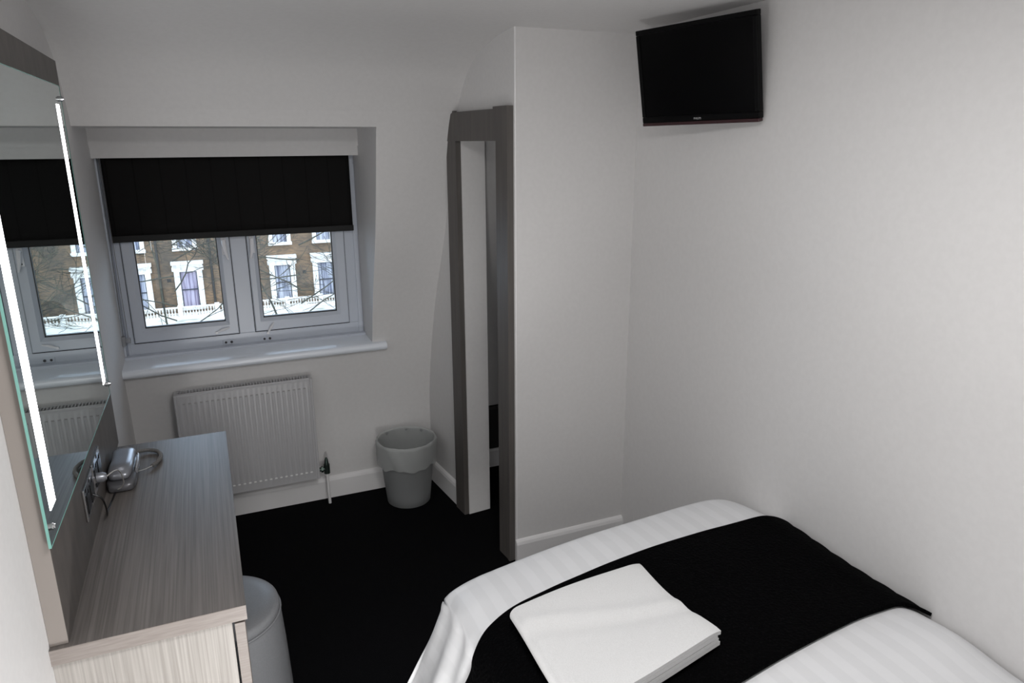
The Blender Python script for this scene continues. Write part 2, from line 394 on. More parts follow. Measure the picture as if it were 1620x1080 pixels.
# roller blind
rb = empty('roller_blind', (.152, 3.50, 1.69), label='black roller blind half drawn down over the white double window', cat='blind')
bm = B(); grid(bm, lambda a, b: (-.363+1.030*a, 3.500+.0015*math.sin(a*PI*10), 1.345+.375*b), 60, 6)
f = build('blind_fabric', bm, M_blind, rb, smooth=60); sd = f.modifiers.new('t', 'SOLIDIFY'); sd.thickness = .002
bm = B(); tube(bm, [(-.363, 3.512, 1.715), (.667, 3.512, 1.715)], .018, 16); build('roller_tube', bm, M_black, rb, smooth=40)
bm = B(); box(bm, -.364, .670, 3.493, 3.505, 1.338, 1.366, .003); build('bottom_bar', bm, mat('black_bar_cloth', (.004, .004, .004), .7), rb)
bm = B()
tube(bm, [(-.369, 3.50, 1.70), (-.375, 3.50, 1.30), (-.380, 3.50, .925)], .0013, 6); tube(bm, [(-.366, 3.49, 1.70), (-.362, 3.49, 1.30), (-.361, 3.50, .92), (-.368, 3.50, .905), (-.380, 3.50, .925)], .0013, 6)
build('pull_chain', bm, M_grey, rb, smooth=60)
bm = B(); box(bm, -.387, -.372, 3.475, 3.512, .880, .925, .005); tube(bm, [(-.372, 3.49, .905), (-.352, 3.49, .905)], .013, 12)
build('chain_tidy', bm, translucent('clear_plastic_clip', (.55, .56, .58), .7, .2), rb, smooth=40)

# ------------------------------------------------------------------ radiator
rad = empty('radiator', (.09, 3.40, .16), label='white ribbed panel radiator on the wall under the window', cat='radiator')
RX0, RX1, RZ0, RZ1, RY = -.203, .392, .162, .678, 3.300
bm = B()
nr = 24; rw = (RX1-RX0-.03)/nr
xs = [(RX0+.002, 0)]
def ridge(x):
    u = ((x-(RX0+.015))/rw) % 1.0
    return .0035*(1 if .30 < u < .70 else (max(0, (u-.14)/.16) if u <= .30 else max(0, (.86-u)/.16)))
NX = nr*8
rows = [(RZ0, 0, .012), (RZ0+.004, 0, .0), (RZ0+.040, 0, 0), (RZ0+.052, 1, 0), (RZ1-.050, 1, 0), (RZ1-.038, 0, 0), (RZ1-.006, 0, 0), (RZ1, 0, .006)]
Vv = []
for z, k, dy in rows:
    r_ = []
    for i in range(NX+1):
        x = RX0+.012+(RX1-RX0-.024)*i/NX
        r_.append(bm.verts.new((x, RY+dy+.0035-ridge(x)*k, z)))
    Vv.append(r_)
for a, b in zip(Vv, Vv[1:]):
    for i in range(NX): bm.faces.new((a[i], a[i+1], b[i+1], b[i]))
box(bm, RX0+.012, RX1-.012, RY+.012, RY+.022, RZ0+.004, RZ1-.004)
build('front_panel', bm, M_rad, rad, smooth=35)
for x0, x1 in ((RX0, RX0+.012), (RX1-.012, RX1)):
    bm = B(); box(bm, x0, x1, RY-.001, RY+.068, RZ0+.004, RZ1+.002, .003)
    build('side_panel', bm, M_rad, rad)
bm = B(); box(bm, RX0+.012, RX1-.012, RY+.050, RY+.066, RZ0+.004, RZ1-.01); build('rear_panel', bm, M_rad, rad)
bm = B(); box(bm, RX0+.012, RX1-.012, RY+.012, RY+.050, RZ1-.03, RZ1-.018); build('convector_core', bm, M_raddark, rad)  # dark colour paints the shade seen in the gaps of the grille
bm = B(); n = 44
for i in range(n+1):
    x = RX0+.014+(RX1-RX0-.028)*i/n; box(bm, x-.0022, x+.0022, RY+.012, RY+.060, RZ1-.006, RZ1+.004)
for y in (RY+.010, RY+.060): box(bm, RX0+.012, RX1-.012, y, y+.005, RZ1-.006, RZ1+.005)
build('top_grille', bm, M_rad, rad)
def dashes(z, h, m_, nm):
    bm = B()
    for i in range(nr-1):
        x = RX0+.015+rw*(i+1); box(bm, x-.0055, x+.0055, RY+.0005, RY+.0040, z-h, z+h)
    build(nm, bm, m_, rad)
dashes(RZ1-.041, .0022, mat('groove_end_shaded', (.34, .33, .33), .5), 'groove_ends')  # upper groove ends: shade put into a darker enamel colour
dashes(RZ0+.045, .0028, mat('groove_end_lit', (.86, .86, .85), .3), 'groove_ends')  # lower groove ends: caught light put into a brighter enamel colour
bm = B(); tube(bm, [(RX1, 3.345, .192), (RX1+.042, 3.345, .192)], .011, 12); tube(bm, [(RX1+.040, 3.345, .168), (RX1+.040, 3.345, .215)], .015, 14)
tube(bm, [(RX1+.040, 3.345, .215), (RX1+.040, 3.345, .240), (RX1+.040, 3.345, .252)], [.011, .008, .004], 12)
tube(bm, [(RX1+.012, 3.345, .192), (RX1+.022, 3.345, .192)], .016, 6)
val = build('valve', bm, M_brass, rad, smooth=40)
bm = B(); tube(bm, [(RX1+.040, 3.345, .168), (RX1+.040, 3.347, .08), (RX1+.043, 3.35, .0)], .0075, 12); build('valve_pipe', bm, M_gloss, val, smooth=40)
for x in (-.08, .27):
    bm = B(); box(bm, x-.015, x+.015, 3.366, 3.405, .25, .55); build('wall_bracket', bm, M_rad, rad)

# ------------------------------------------------------------------ waste bin
BX, BY = .812, 3.232
wb = empty('waste_bin', (BX, BY, 0), label='frosted white round plastic waste bin with bag liner in corner by doorway', cat='bin')
bm = B(); prof = [(.001, .004), (.096, .004), (.104, .0), (.108, .004)] + [(.108+.032*t/8, .004+.316*t/8) for t in range(1, 9)] + [(.146, .322), (.146, .328), (.140, .330), (.137, .322)] + [(.137-.031*t/8, .320-.308*t/8) for t in range(1, 9)] + [(.001, .012)]
lathe(bm, prof, BX, BY, 64); build('bin_body', bm, M_bin, wb, smooth=50)
bm = B()
def jit(i, a, r, z):
    k = (1 if i < 9 else 0)
    return r+.0022*math.sin(9*a+i)*k+.0015*math.sin(23*a+2*i), z+(.006*math.sin(5*a)+.004*math.sin(13*a+1) if i == 0 else 0)
prof = [(.146, .215), (.148, .235), (.150, .26), (.151, .29), (.151, .32), (.149, .334), (.144, .337), (.139, .334), (.136, .325), (.130, .29), (.125, .24), (.118, .15), (.112, .06), (.10, .02), (.02, .018)]
lathe(bm, prof, BX, BY, 96, jit); build('bin_liner', bm, M_liner, wb, smooth=70)

# ------------------------------------------------------------------ dressing table
DX1, DY0, DY1, DZ = -.006, 1.513, 2.610, .75
desk = empty('dressing_table', (-.2, 2.05, 0), label='long grey oak laminate dressing table against the left wall', cat='dressing table')
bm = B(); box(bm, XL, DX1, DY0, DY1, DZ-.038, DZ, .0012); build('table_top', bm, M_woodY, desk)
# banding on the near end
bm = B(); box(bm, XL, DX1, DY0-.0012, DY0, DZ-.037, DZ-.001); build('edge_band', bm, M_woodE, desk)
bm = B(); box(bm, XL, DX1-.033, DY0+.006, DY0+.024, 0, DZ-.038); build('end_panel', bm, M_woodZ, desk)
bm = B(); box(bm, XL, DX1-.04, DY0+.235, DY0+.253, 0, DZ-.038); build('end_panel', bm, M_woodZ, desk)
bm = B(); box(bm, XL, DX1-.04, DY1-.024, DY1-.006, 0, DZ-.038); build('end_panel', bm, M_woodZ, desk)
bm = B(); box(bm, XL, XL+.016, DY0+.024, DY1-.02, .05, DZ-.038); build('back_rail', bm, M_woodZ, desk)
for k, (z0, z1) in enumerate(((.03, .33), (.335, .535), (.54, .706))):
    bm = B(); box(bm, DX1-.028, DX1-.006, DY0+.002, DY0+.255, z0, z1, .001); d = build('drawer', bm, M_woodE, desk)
# wooden panel on the wall above it
pan = empty('mirror_panel', (-.37, 2.08, .75), label='grey wood backing panel standing on the dressing table behind the mirror', cat='panel')
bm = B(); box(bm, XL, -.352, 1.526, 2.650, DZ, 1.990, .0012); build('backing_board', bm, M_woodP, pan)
bm = B(); box(bm, XL+.0005, -.3525, 1.5248, 1.526, DZ+.001, 1.989); build('edge_band', bm, mat('grey_oak_light_edge', (.30, .268, .245), .55), pan)

# mirror (turned a hair away from the panel)
ma, mb = Vector((-.3460, 1.512, 0)), Vector((-.3320, 2.490, 0))
md = (mb-ma).normalized(); ang = math.atan2(md.y, md.x); ML = (mb-ma).length
MM = Matrix.Translation(ma) @ Matrix.Rotation(ang, 4, 'Z')      # local x along the glass, local -y faces the room
mir = empty('wall_mirror', (-.339, 2.0, .98), label='tall frameless backlit mirror with two bright vertical light strips', cat='mirror')
Z0, Z1 = .978, 1.909
bm = B(); box(bm, .002, ML-.002, .0004, .0046, Z0+.002, Z1-.002, m=MM); build('mirror_glass', bm, M_mirror, mir)
bm = B()
for a in ((0, .002, Z0, Z1), (ML-.002, ML, Z0, Z1), (.002, ML-.002, Z0, Z0+.002), (.002, ML-.002, Z1-.002, Z1)):
    box(bm, a[0], a[1], 0, .005, a[2], a[3], m=MM)
build('glass_edge', bm, M_edge, mir)
for a, b in ((.046, .096), (ML-.092, ML-.052)):
    bm = B(); box(bm, a, b, -.0006, .0004, 1.038, 1.856, m=MM)
    build('light_strip', bm, M_strip, mir)
for u, z in ((.022, 1.015), (.022, 1.875), (ML-.016, 1.018), (ML-.016, 1.873)):
    bm = B(); p = [MM @ Vector((u, y, z)) for y in (-.006, .0075)]; tube(bm, p, .0075, 14); tube(bm, [MM @ Vector((u, y, z)) for y in (-.009, -.006)], .005, 12)
    build('mirror_clip', bm, M_chrome, mir, smooth=40)
bm = B(); box(bm, .10, ML-.10, .005, .0095, Z0+.1, Z1-.1, m=MM); build('mounting_frame', bm, M_black, mir)

# sockets on the panel
def socket(y0, y1, lab, name='wall_socket', plug=None):
    t = empty(name, (-.352, (y0+y1)/2, .875), label=lab, cat='socket', group='chrome sockets below the mirror')
    bm = B(); box(bm, -.352, -.3455, y0, y1, .832, .918, .002); build('socket_plate', bm, M_chrome, t)
    for yy in ((y0*.72+y1*.28), (y0*.28+y1*.72)):
        bm = B(); box(bm, -.3455, -.3435, yy-.022, yy+.022, .845, .895, .001); m_ = build('socket_insert', bm, M_black, t)
        bm = B(); box(bm, -.3435, -.3405, yy-.007, yy+.007, .897, .909, .001); build('rocker_switch', bm, M_black, t)
    return t
socket(1.900, 2.046, 'chrome double socket below the mirror, the one nearer the viewer')
socket(2.060, 2.206, 'chrome double socket below the mirror, beside the telephone')
pl = empty('power_plug', (-.34, 2.06, .865), label='grey round plug with thin pale lead in the socket by the telephone', cat='plug')
bm = B(); tube(bm, [(-.3435, 2.09, .868), (-.328, 2.09, .868), (-.320, 2.09, .868)], [.014, .0135, .009], 16); build('plug_body', bm, M_silver, pl, smooth=40)
for yy in (2.075, 2.105):
    bm = B(); box(bm, -.346, -.3425, yy-.002, yy+.002, .860, .874); build('plug_pin', bm, M_chrome, pl)
bm = B(); cpts = [(-.320, 2.09, .868), (-.305, 2.12, .868), (-.298, 2.15, .855), (-.296, 2.185, .825), (-.298, 2.21, .79), (-.31, 2.224, .768), (-.335, 2.232, .760)]
def catmull(P, n=6):
    P = [Vector(p) for p in P]; out = []
    for i in range(len(P)-1):
        a, b, c, d = P[max(i-1, 0)], P[i], P[i+1], P[min(i+2, len(P)-1)]
        for k in range(n):
            t = k/n; out.append(.5*((2*b)+(c-a)*t+(2*a-5*b+4*c-d)*t*t+(-a+3*b-3*c+d)*t**3))
    out.append(P[-1]); return out
tube(bm, catmull(cpts), .0018, 6); build('plug_lead', bm, M_pale, pl, smooth=60)
cb = B(); tube(cb, catmull([(-.344, 2.0, .862), (-.325, 2.0, .845), (-.322, 2.02, .80), (-.33, 2.06, .765), (-.335, 2.12, .7535), (-.330, 2.18, .753), (-.325, 2.232, .755)]), .0024, 6)
tag(build('phone_lead', cb, M_black, smooth=60), 'black telephone lead dropping from the nearer socket to the table top', 'cable')

# ------------------------------------------------------------------ telephone
ph = empty('telephone', (-.325, 2.35, DZ), 0, label='silver corded telephone lying on the dressing table by the sockets', cat='telephone')
def slab(bm, rows, seg=16):
    """rows: (y, xc, halfwidth, z0, z1, roundness) -> lofted rounded body along y"""
    rings = []
    for y, xc, hw, z0, z1, e in rows:
        ring = []
        for k in range(seg):
            a = 2*PI*k/seg; c, s = math.cos(a), math.sin(a); q = 2/e
            ring.append(bm.verts.new((xc+hw*math.copysign(abs(c)**q, c), y, (z0+z1)/2+(z1-z0)/2*math.copysign(abs(s)**q, s))))
        rings.append(ring)
    for a, b in zip(rings, rings[1:]):
        for k in range(seg): bm.faces.new((a[k], a[(k+1) % seg], b[(k+1) % seg], b[k]))
    bm.faces.new(rings[0][::-1]); bm.faces.new(rings[-1])
bm = B(); slab(bm, [(2.226, -.320, .018, .756, .768, 4), (2.232, -.320, .032, .751, .777, 4), (2.25, -.320, .039, .7505, .784, 4), (2.33, -.318, .038, .7505, .788, 4), (2.40, -.320, .040, .7505, .784, 4), (2.43, -.322, .040, .7505, .782, 4), (2.442, -.322, .030, .755, .776, 4)], 24)
build('phone_base', bm, mat('dark_silver_plastic', (.13, .13, .14), .3, .4), ph, smooth=40)
bm = B(); slab(bm, [(2.238, -.322, .016, .790, .800, 3), (2.243, -.322, .026, .785, .806, 3), (2.262, -.322, .031, .782, .816, 3), (2.30, -.320, .033, .786, .818, 3), (2.34, -.319, .032, .786, .816, 3), (2.38, -.320, .032, .784, .814, 3), (2.415, -.321, .034, .782, .814, 3), (2.432, -.322, .031, .784, .811, 3), (2.440, -.322, .018, .790, .806, 3)], 24)
hs = build('handset', bm, M_silver, ph, smooth=50)
bm = B(); slab(bm, [(2.248, -.322, .022, .777, .783, 3), (2.27, -.322, .026, .775, .784, 3), (2.29, -.322, .022, .780, .790, 3)], 16); build('mouthpiece', bm, M_black, hs, smooth=50)
bm = B(); slab(bm, [(2.30, -.2805, .003, .775, .792, 3), (2.33, -.279, .005, .776, .803, 3), (2.38, -.279, .005, .778, .803, 3), (2.41, -.281, .003, .780, .798, 3)], 12); build('side_trim', bm, mat('bright_trim_plastic', (.42, .43, .45), .25, .5), ph, smooth=50)
# coiled cord
path = catmull([(-.318, 2.440, .768), (-.302, 2.485, .768), (-.268, 2.512, .762), (-.236, 2.495, .760), (-.222, 2.455, .760), (-.225, 2.41, .760), (-.243, 2.372, .760)], 60)
bm = B(); hp = []; tot = 0
for i, p in enumerate(path):
    t = (path[min(i+1, len(path)-1)]-path[max(i-1, 0)]).normalized(); a = t.cross(Vector((0, 0, 1))).normalized(); b = t.cross(a)
    if i: tot += (path[i]-path[i-1]).length
    th = 2*PI*tot/.0052
    hp.append(p+.0055*(math.cos(th)*a+math.sin(th)*b))
hq = []
for i in range(len(hp)-1):
    for k in range(2): hq.append(hp[i].lerp(hp[i+1], k/2))
tube(bm, hp, .0021, 6); tube(bm, path[::6], .0042, 8); build('coiled_cord', bm, M_grey, ph, smooth=60)
bm = B(); tube(bm, [(-.243, 2.372, .760), (-.262, 2.362, .757), (-.283, 2.345, .760)], .0014, 6); build('cord_tail', bm, M_pale, ph, smooth=60)

ph.location.x += .010

# ------------------------------------------------------------------ stool
st = empty('tub_stool', (-.085, 1.985, 0), label='round pale grey leather stool tucked beside the dressing table', cat='stool')
bm = B(); lathe(bm, [(.001, .02), (.185, .02), (.188, .035), (.186, .15), (.180, .30), (.174, .400), (.171, .418), (.001, .418)], -.085, 1.985, 64); build('stool_body', bm, M_leather, st, smooth=40)
bm = B(); lathe(bm, [(.001, .418), (.166, .418), (.171, .424), (.172, .434), (.169, .444), (.160, .450), (.12, .4535), (.001, .455)], -.085, 1.985, 64); build('stool_seat', bm, M_leather, st, smooth=60)
bm = B(); tube(bm, [(-.085+.1725*math.cos(a), 1.985+.1725*math.sin(a), .421) for a in [2*PI*k/64 for k in range(65)]], .0035, 8); build('piping', bm, M_leather, st, smooth=60)
for a in (.8, 2.4, 3.9, 5.5):
    bm = B(); tube(bm, [(-.085+.13*math.cos(a), 1.985+.13*math.sin(a), 0), (-.085+.13*math.cos(a), 1.985+.13*math.sin(a), .022)], .018, 14); build('foot', bm, M_black, st, smooth=40)

# ------------------------------------------------------------------ bed
bed = empty('bed', (1.05, .6, 0), label='double bed standing against the right wall under the white duvet', cat='bed')
bm = B(); box(bm, .53, 1.59, -.38, 1.55, .06, .32, .01); build('bed_base', bm, M_black, bed)
bm = B(); box(bm, .525, 1.595, -.36, 1.555, .32, .575, .035); build('mattress', bm, M_towel, bed, smooth=50)
for x in (.60, 1.52):
    for y in (-.28, 1.48):
        bm = B(); tube(bm, [(x, y, 0), (x, y, .06)], .02, 12); build('leg', bm, M_black, bed, smooth=40)

YF = [(.40, 1.61), (.50, 1.625), (.69, 1.665), (.79, 1.680), (1.08, 1.710), (1.36, 1.750), (1.50, 1.752), (1.55, 1.71), (1.61, 1.66)]
def ztop(x, y):
    z = .598 + .006*math.sin(PI*min(max((x-.5)/1.1, 0), 1))
    z += .0035*math.sin(9*x+3*y) + .0025*math.sin(14*y-5*x+1)
    if x > 1.50: z -= .045*((x-1.50)/.11)**2
    z += .022*math.exp(-((y-.92)/.10)**2)*math.exp(-((x-1.50)/.14)**2)      # plumper where the runner ends
    if x < .62: z -= .018*((.62-x)/.12)**2 if x > .50 else .018
    return z
S_TOP = 1.118; R_ = .055
def dropcurve(d, R, flare):
    """d >= 0 = cloth length past the edge; returns (outward, down)"""
    q = R*PI/2
    if d < q: a = d/R; return R*math.sin(a), R*(1-math.cos(a))
    e = d-q; return R+e*flare, R+e*math.sqrt(1-flare*flare)
def drape(s, tt, off=0., lim=None):
    """s = cloth distance from the wall towards the left; tt = position along y (may run past the far edge)"""
    fl = .36+.05*math.sin(6*tt)
    if s <= S_TOP-R_: x = 1.605-s; dn1 = 0; o1 = 0
    else: o1, dn1 = dropcurve(s-(S_TOP-R_), R_, fl); x = 1.605-(S_TOP-R_)-o1
    xe = max(x, .40)
    yf = smooth_tab(YF, xe, .06) - .03
    if tt <= yf: y = tt; dn2 = 0
    else: o2, dn2 = dropcurve(tt-yf, .05, .10); y = yf+o2
    zt = ztop(max(x, .5), min(y, yf))
    if tt > yf-.12: zt -= .012*((min(tt, yf)-(yf-.12))/.12)**2
    dn = max(dn1, dn2) + .25*min(dn1, dn2)
    z = zt-dn
    if dn1 > .06:
        k = min((dn1-.06)/.2, 1)
        x += k*(.010*math.sin(19*tt+1.5)+.006*math.sin(41*tt+.4)) - .015*k
        if dn2 > 0: x -= .03*k*min(dn2/.1, 1); y -= min(dn2, .25)*.05*k
    if dn1 > 0:      # creases running down from the corner
        w_ = math.exp(-((tt-1.42)/.16)**2)*min(dn1/.05, 1)
        x += .005*w_*math.sin(60*tt+18*dn1)
    if off:
        if s < .07: z += .0035*abs(math.sin(tt*42))*(1-s/.07)
        a = min(dn1/(R_*1.2), 1)*PI/2
        x -= off*math.sin(a); z += off*math.cos(a)
    return Vector((x, y, z))
def cloth(name, srange, trange, ns, nt, matr, parent=None, off=0., edge=None):
    bm = B(); uvl = bm.loops.layers.uv.new('UVMap'); uvs = {}
    Vg = []
    for i in range(ns+1):
        row = []; s = srange[0]+(srange[1]-srange[0])*i/ns
        t0, t1 = trange(s)
        for j in range(nt+1):
            t = t0+(t1-t0)*j/nt
            v = bm.verts.new(drape(s, t, off)); uvs[v] = (s, t); row.append(v)
        Vg.append(row)
    for i in range(ns):
        for j in range(nt):
            f = bm.faces.new((Vg[i][j], Vg[i+1][j], Vg[i+1][j+1], Vg[i][j+1]))
            for l in f.loops: l[uvl].uv = uvs[l.vert]
    bmesh.ops.reverse_faces(bm, faces=bm.faces) if False else None
    o = build(name, bm, matr, parent, smooth=80)
    return o
HEM = .30
dv = cloth('duvet', (-.0, S_TOP+HEM), lambda s: (-.40, 1.98-(.06 if s > S_TOP else 0)), 150, 240, M_duvet)
tag(dv, 'white satin striped duvet spread over the bed', 'duvet')
sd = dv.modifiers.new('thick', 'SOLIDIFY'); sd.thickness = .012; sd.offset = -1
RF = [(.40, 1.36), (.46, 1.36), (.51, 1.385), (.56, 1.415), (.635, 1.448), (.763, 1.478), (.909, 1.50), (1.095, 1.52), (1.30, 1.538), (1.50, 1.542), (1.61, 1.52)]
RN = [(.40, .90), (.50, .92), (.953, .998), (1.09, 1.018), (1.38, 1.052), (1.53, 1.052), (1.575, 1.030), (1.61, 1.015)]
def rrange(s):
    x = max(1.605-s, .36)
    wv = .004*math.sin(s*55)
    ext = max(0, s-S_TOP)
    return smooth_tab(RN, x, .04), smooth_tab(RF, x, .04)+.10*ext
rn = cloth('bed_runner', (.004, S_TOP+HEM-.01), rrange, 150, 70, M_runner, off=.007)
tag(rn, 'black quilted bed runner laid across the white duvet', 'bed runner')
sd = rn.modifiers.new('thick', 'SOLIDIFY'); sd.thickness = .009; sd.offset = 1

# towel: one towel folded in half and half again
tw = bpy.data.objects
bm = B()
L0, T0, R0, N0 = Vector((.592, 1.362)), Vector((.972, 1.408)), Vector((.990, 1.098)), Vector((.578, 1.012))
def tq(u, v):
    left = L0.lerp(N0, v); right = T0.lerp(R0, v)
    p = left.lerp(right, u)
    p.x -= .018*math.sin(PI*v)*u**3          # right side bows in
    p.y += .006*math.sin(PI*u)*(1-2*v)
    return p
def fold(r, zc, u0, u1, th, ns=30, nv=26, du=0.):
    """a sheet running right->left at the bottom, round the left edge, and back to the right on top"""
    prof = []
    for k in range(ns+1): prof.append((u1+(u0-u1)*k/ns, -r, 0))
    for k in range(1, 10): a = -PI/2-PI*k/10; prof.append((u0, r*math.sin(a), r*math.cos(a)))
    for k in range(ns+1): prof.append((u0+(u1+du-u0)*k/ns, r, 0))
    def quad(off, flip):
        rows = []
        for j in range(nv+1):
            v = j/nv; row = []
            for i, (u, dz, dx) in enumerate(prof):
                p = tq(u, v); wz = zc+.0022*math.sin(5*u+4*v)+.0015*math.sin(9*v)+(.0045*math.exp(-((v-.18-.42*u)/.05)**2) - .0035*math.exp(-((v-.30-.42*u)/.05)**2) if dz > 0 else 0)
                if u > .9: wz -= .006*((u-.9)/.1)**2 * (1 if dz > 0 else 0)
                if v < .06 or v > .94: 
                    e = (.06-v)/.06 if v < .06 else (v-.94)/.06; dz2 = dz*(1-.12*e*e)
                else: dz2 = dz
                if dx: nx = dx*(r+off)/r; z = wz+dz2*(r+off)/r
                else: nx = 0; z = wz+dz2+(off if dz > 0 else -off)
                row.append(bm.verts.new((p.x+nx, p.y, z)))
            rows.append(row)
        return rows
    a, b = quad(th/2, 0), quad(-th/2, 1); nP = len(prof)
    for j in range(nv):
        for i in range(nP-1):
            bm.faces.new((a[j][i], a[j][i+1], a[j+1][i+1], a[j+1][i])); bm.faces.new((b[j][i], b[j+1][i], b[j+1][i+1], b[j][i+1]))
        for i in (0, nP-1): bm.faces.new((a[j][i], a[j+1][i], b[j+1][i], b[j][i]))
    for j in (0, nv):
        for i in range(nP-1): bm.faces.new((a[j][i], a[j][i+1], b[j][i+1], b[j][i]))
fold(.0195, .6480, .02, 1.0, .0095)
fold(.0072, .6480, .05, .985, .0110, du=-.01)
two = build('folded_towel', bm, M_towel, smooth=70)
tag(two, 'white folded towel lying flat on the black bed runner', 'towel')

# ------------------------------------------------------------------ television
c = Vector((1.501, 2.007, 1.955)); ty, tt_, tr_ = -1.354, .173, .009; TW, TH = .485, .314
Rv = Vector((math.cos(ty), math.sin(ty), 0)); Nv = Vector((math.sin(ty)*math.cos(tt_), -math.cos(ty)*math.cos(tt_), -math.sin(tt_))); Uv = Nv.cross(Rv)
if Uv.z < 0: Uv = -Uv
R2 = math.cos(tr_)*Rv+math.sin(tr_)*Uv; U2 = -math.sin(tr_)*Rv+math.cos(tr_)*Uv
TM = Matrix.Identity(4)
for i in range(3): TM[i][0] = R2[i]; TM[i][1] = -Nv[i]; TM[i][2] = U2[i]; TM[i][3] = c[i]
tv = empty('television', tuple(c), label='small black flat television tilted on a wall bracket high in the corner', cat='television')
hw, hh = TW/2, TH/2
bm = B()
box(bm, -hw, hw, 0, .020, -hh+.010, -hh+.03, .003, m=TM); box(bm, -hw, hw, 0, .020, hh-.016, hh, .003, m=TM)
box(bm, -hw, -hw+.016, 0, .020, -hh+.03, hh-.016, .003, m=TM); box(bm, hw-.016, hw, 0, .020, -hh+.03, hh-.016, .003, m=TM)
box(bm, -hw+.004, hw-.004, .010, .022, -hh+.012, hh-.004, m=TM); box(bm, -hw+.05, hw-.06, .022, .038, -hh+.04, hh-.05, .008, m=TM)
bez = build('tv_casing', bm, M_tvcase, tv)
bm = B(); box(bm, -hw+.015, hw-.015, .003, .012, -hh+.029, hh-.015, m=TM); build('screen', bm, M_screen, tv)
bm = B(); box(bm, -hw+.001, hw-.001, -.002, .018, -hh, -hh+.011, .003, m=TM); build('bottom_trim', bm, M_maroon, tv)
bm = B()
pb = TM @ Vector((-.02, .036, -.02)); wp = Vector((XR, pb.y+.06, pb.z))
tube(bm, [pb, pb.lerp(wp, .5)+Vector((0, 0, .0)), wp], .008, 10)
box(bm, XR-.012, XR, wp.y-.03, wp.y+.03, wp.z-.05, wp.z+.05, .003); build('wall_bracket', bm, M_black, tv, smooth=40)
cu = bpy.data.curves.new('brand_lettering', 'FONT'); cu.body = 'PHILIPS'; cu.size = .0092; cu.extrude = .0003; cu.align_x = 'CENTER'; cu.space_character = 1.05
to = bpy.data.objects.new('tmp', cu); col.objects.link(to)
dg = bpy.context.evaluated_depsgraph_get(); me = bpy.data.meshes.new_from_object(to.evaluated_get(dg)); bpy.data.objects.remove(to)
me.name = 'lettering'; me.transform(Matrix.Translation(c).inverted() @ TM @ Matrix.Translation((.005, -.0008, -hh+.0165)) @ Matrix.Rotation(PI/2, 4, 'X'))
me.materials.clear(); me.materials.append(M_logo); lo = bpy.data.objects.new('brand_lettering', me); link(lo); lo.parent = tv

# ------------------------------------------------------------------ beyond the doorway
cab = empty('dark_panel', (1.36, 3.32, .115), label='dark low panel on the far wall just inside the doorway', cat='panel')
bm = B(); box(bm, 1.22, 1.56, 3.395, 3.42, .115, .36, .003); build('panel_board', bm, mat('dark_board', (.03, .028, .027), .5), cab)
bm = B(); box(bm, 1.215, 1.565, 3.388, 3.42, .345, .36, .002); build('panel_lip', bm, mat('dark_board_lip', (.05, .047, .045), .5), cab)

# ------------------------------------------------------------------ terrace across the street
SC = 1.6; FYD = 48.0
def fx(x): return x*SC
def fz(z): return H+(z-H)*SC
def brick():
    m = mat('weathered_brick', (.2, .13, .08), .9); b = m.node_tree.nodes['Principled BSDF']
    tc = N(m, 'ShaderNodeTexCoord'); mp = N(m, 'ShaderNodeMapping'); mp.inputs['Rotation'].default_value = (PI/2, 0, 0); mp.inputs['Scale'].default_value = (1, 1, 1)
    br = N(m, 'ShaderNodeTexBrick'); br.inputs['Scale'].default_value = 3.2; br.inputs['Color1'].default_value = (.25, .16, .092, 1); br.inputs['Color2'].default_value = (.125, .088, .06, 1); br.inputs['Mortar'].default_value = (.20, .16, .12, 1)
    br.inputs['Mortar Size'].default_value = .02; br.inputs['Brick Width'].default_value = .7; br.inputs['Row Height'].default_value = .22
    L(m, tc.outputs['Object'], mp.inputs[0]); L(m, mp.outputs[0], br.inputs['Vector'])
    nz = N(m, 'ShaderNodeTexNoise'); nz.inputs['Scale'].default_value = .55; nz.inputs['Detail'].default_value = 6; L(m, tc.outputs['Object'], nz.inputs['Vector'])
    rp = N(m, 'ShaderNodeValToRGB'); rp.color_ramp.elements[0].position = .35; rp.color_ramp.elements[1].position = .68; rp.color_ramp.elements[0].color = (.50, .54, .58, 1); rp.color_ramp.elements[1].color = (1.3, 1.15, 1.0, 1)
    L(m, nz.outputs[0], rp.inputs[0])
    mx = N(m, 'ShaderNodeMix'); mx.data_type = 'RGBA'; mx.blend_type = 'MULTIPLY'; mx.inputs[0].default_value = 1; L(m, br.outputs[0], mx.inputs[6]); L(m, rp.outputs[0], mx.inputs[7]); L(m, mx.outputs[2], b.inputs['Base Color'])
    return m
M_brick = brick()
M_stucco = noise_mat('white_stucco', (.52, .46, .39), (.88, .81, .72), nscale=5, rough=.8, detail=8, bump=.2, dist=.05, lo=.30, hi=.52)  # darker mottling puts branch shadows into the stucco colour
M_lead = noise_mat('pale_render_branch_shadow', (.48, .44, .35), (.88, .82, .73), scale=(.5, 1, 3), nscale=1.6, rough=.9, detail=10, lo=.34, hi=.50)  # noise puts branch shadows and streaks into the render colour
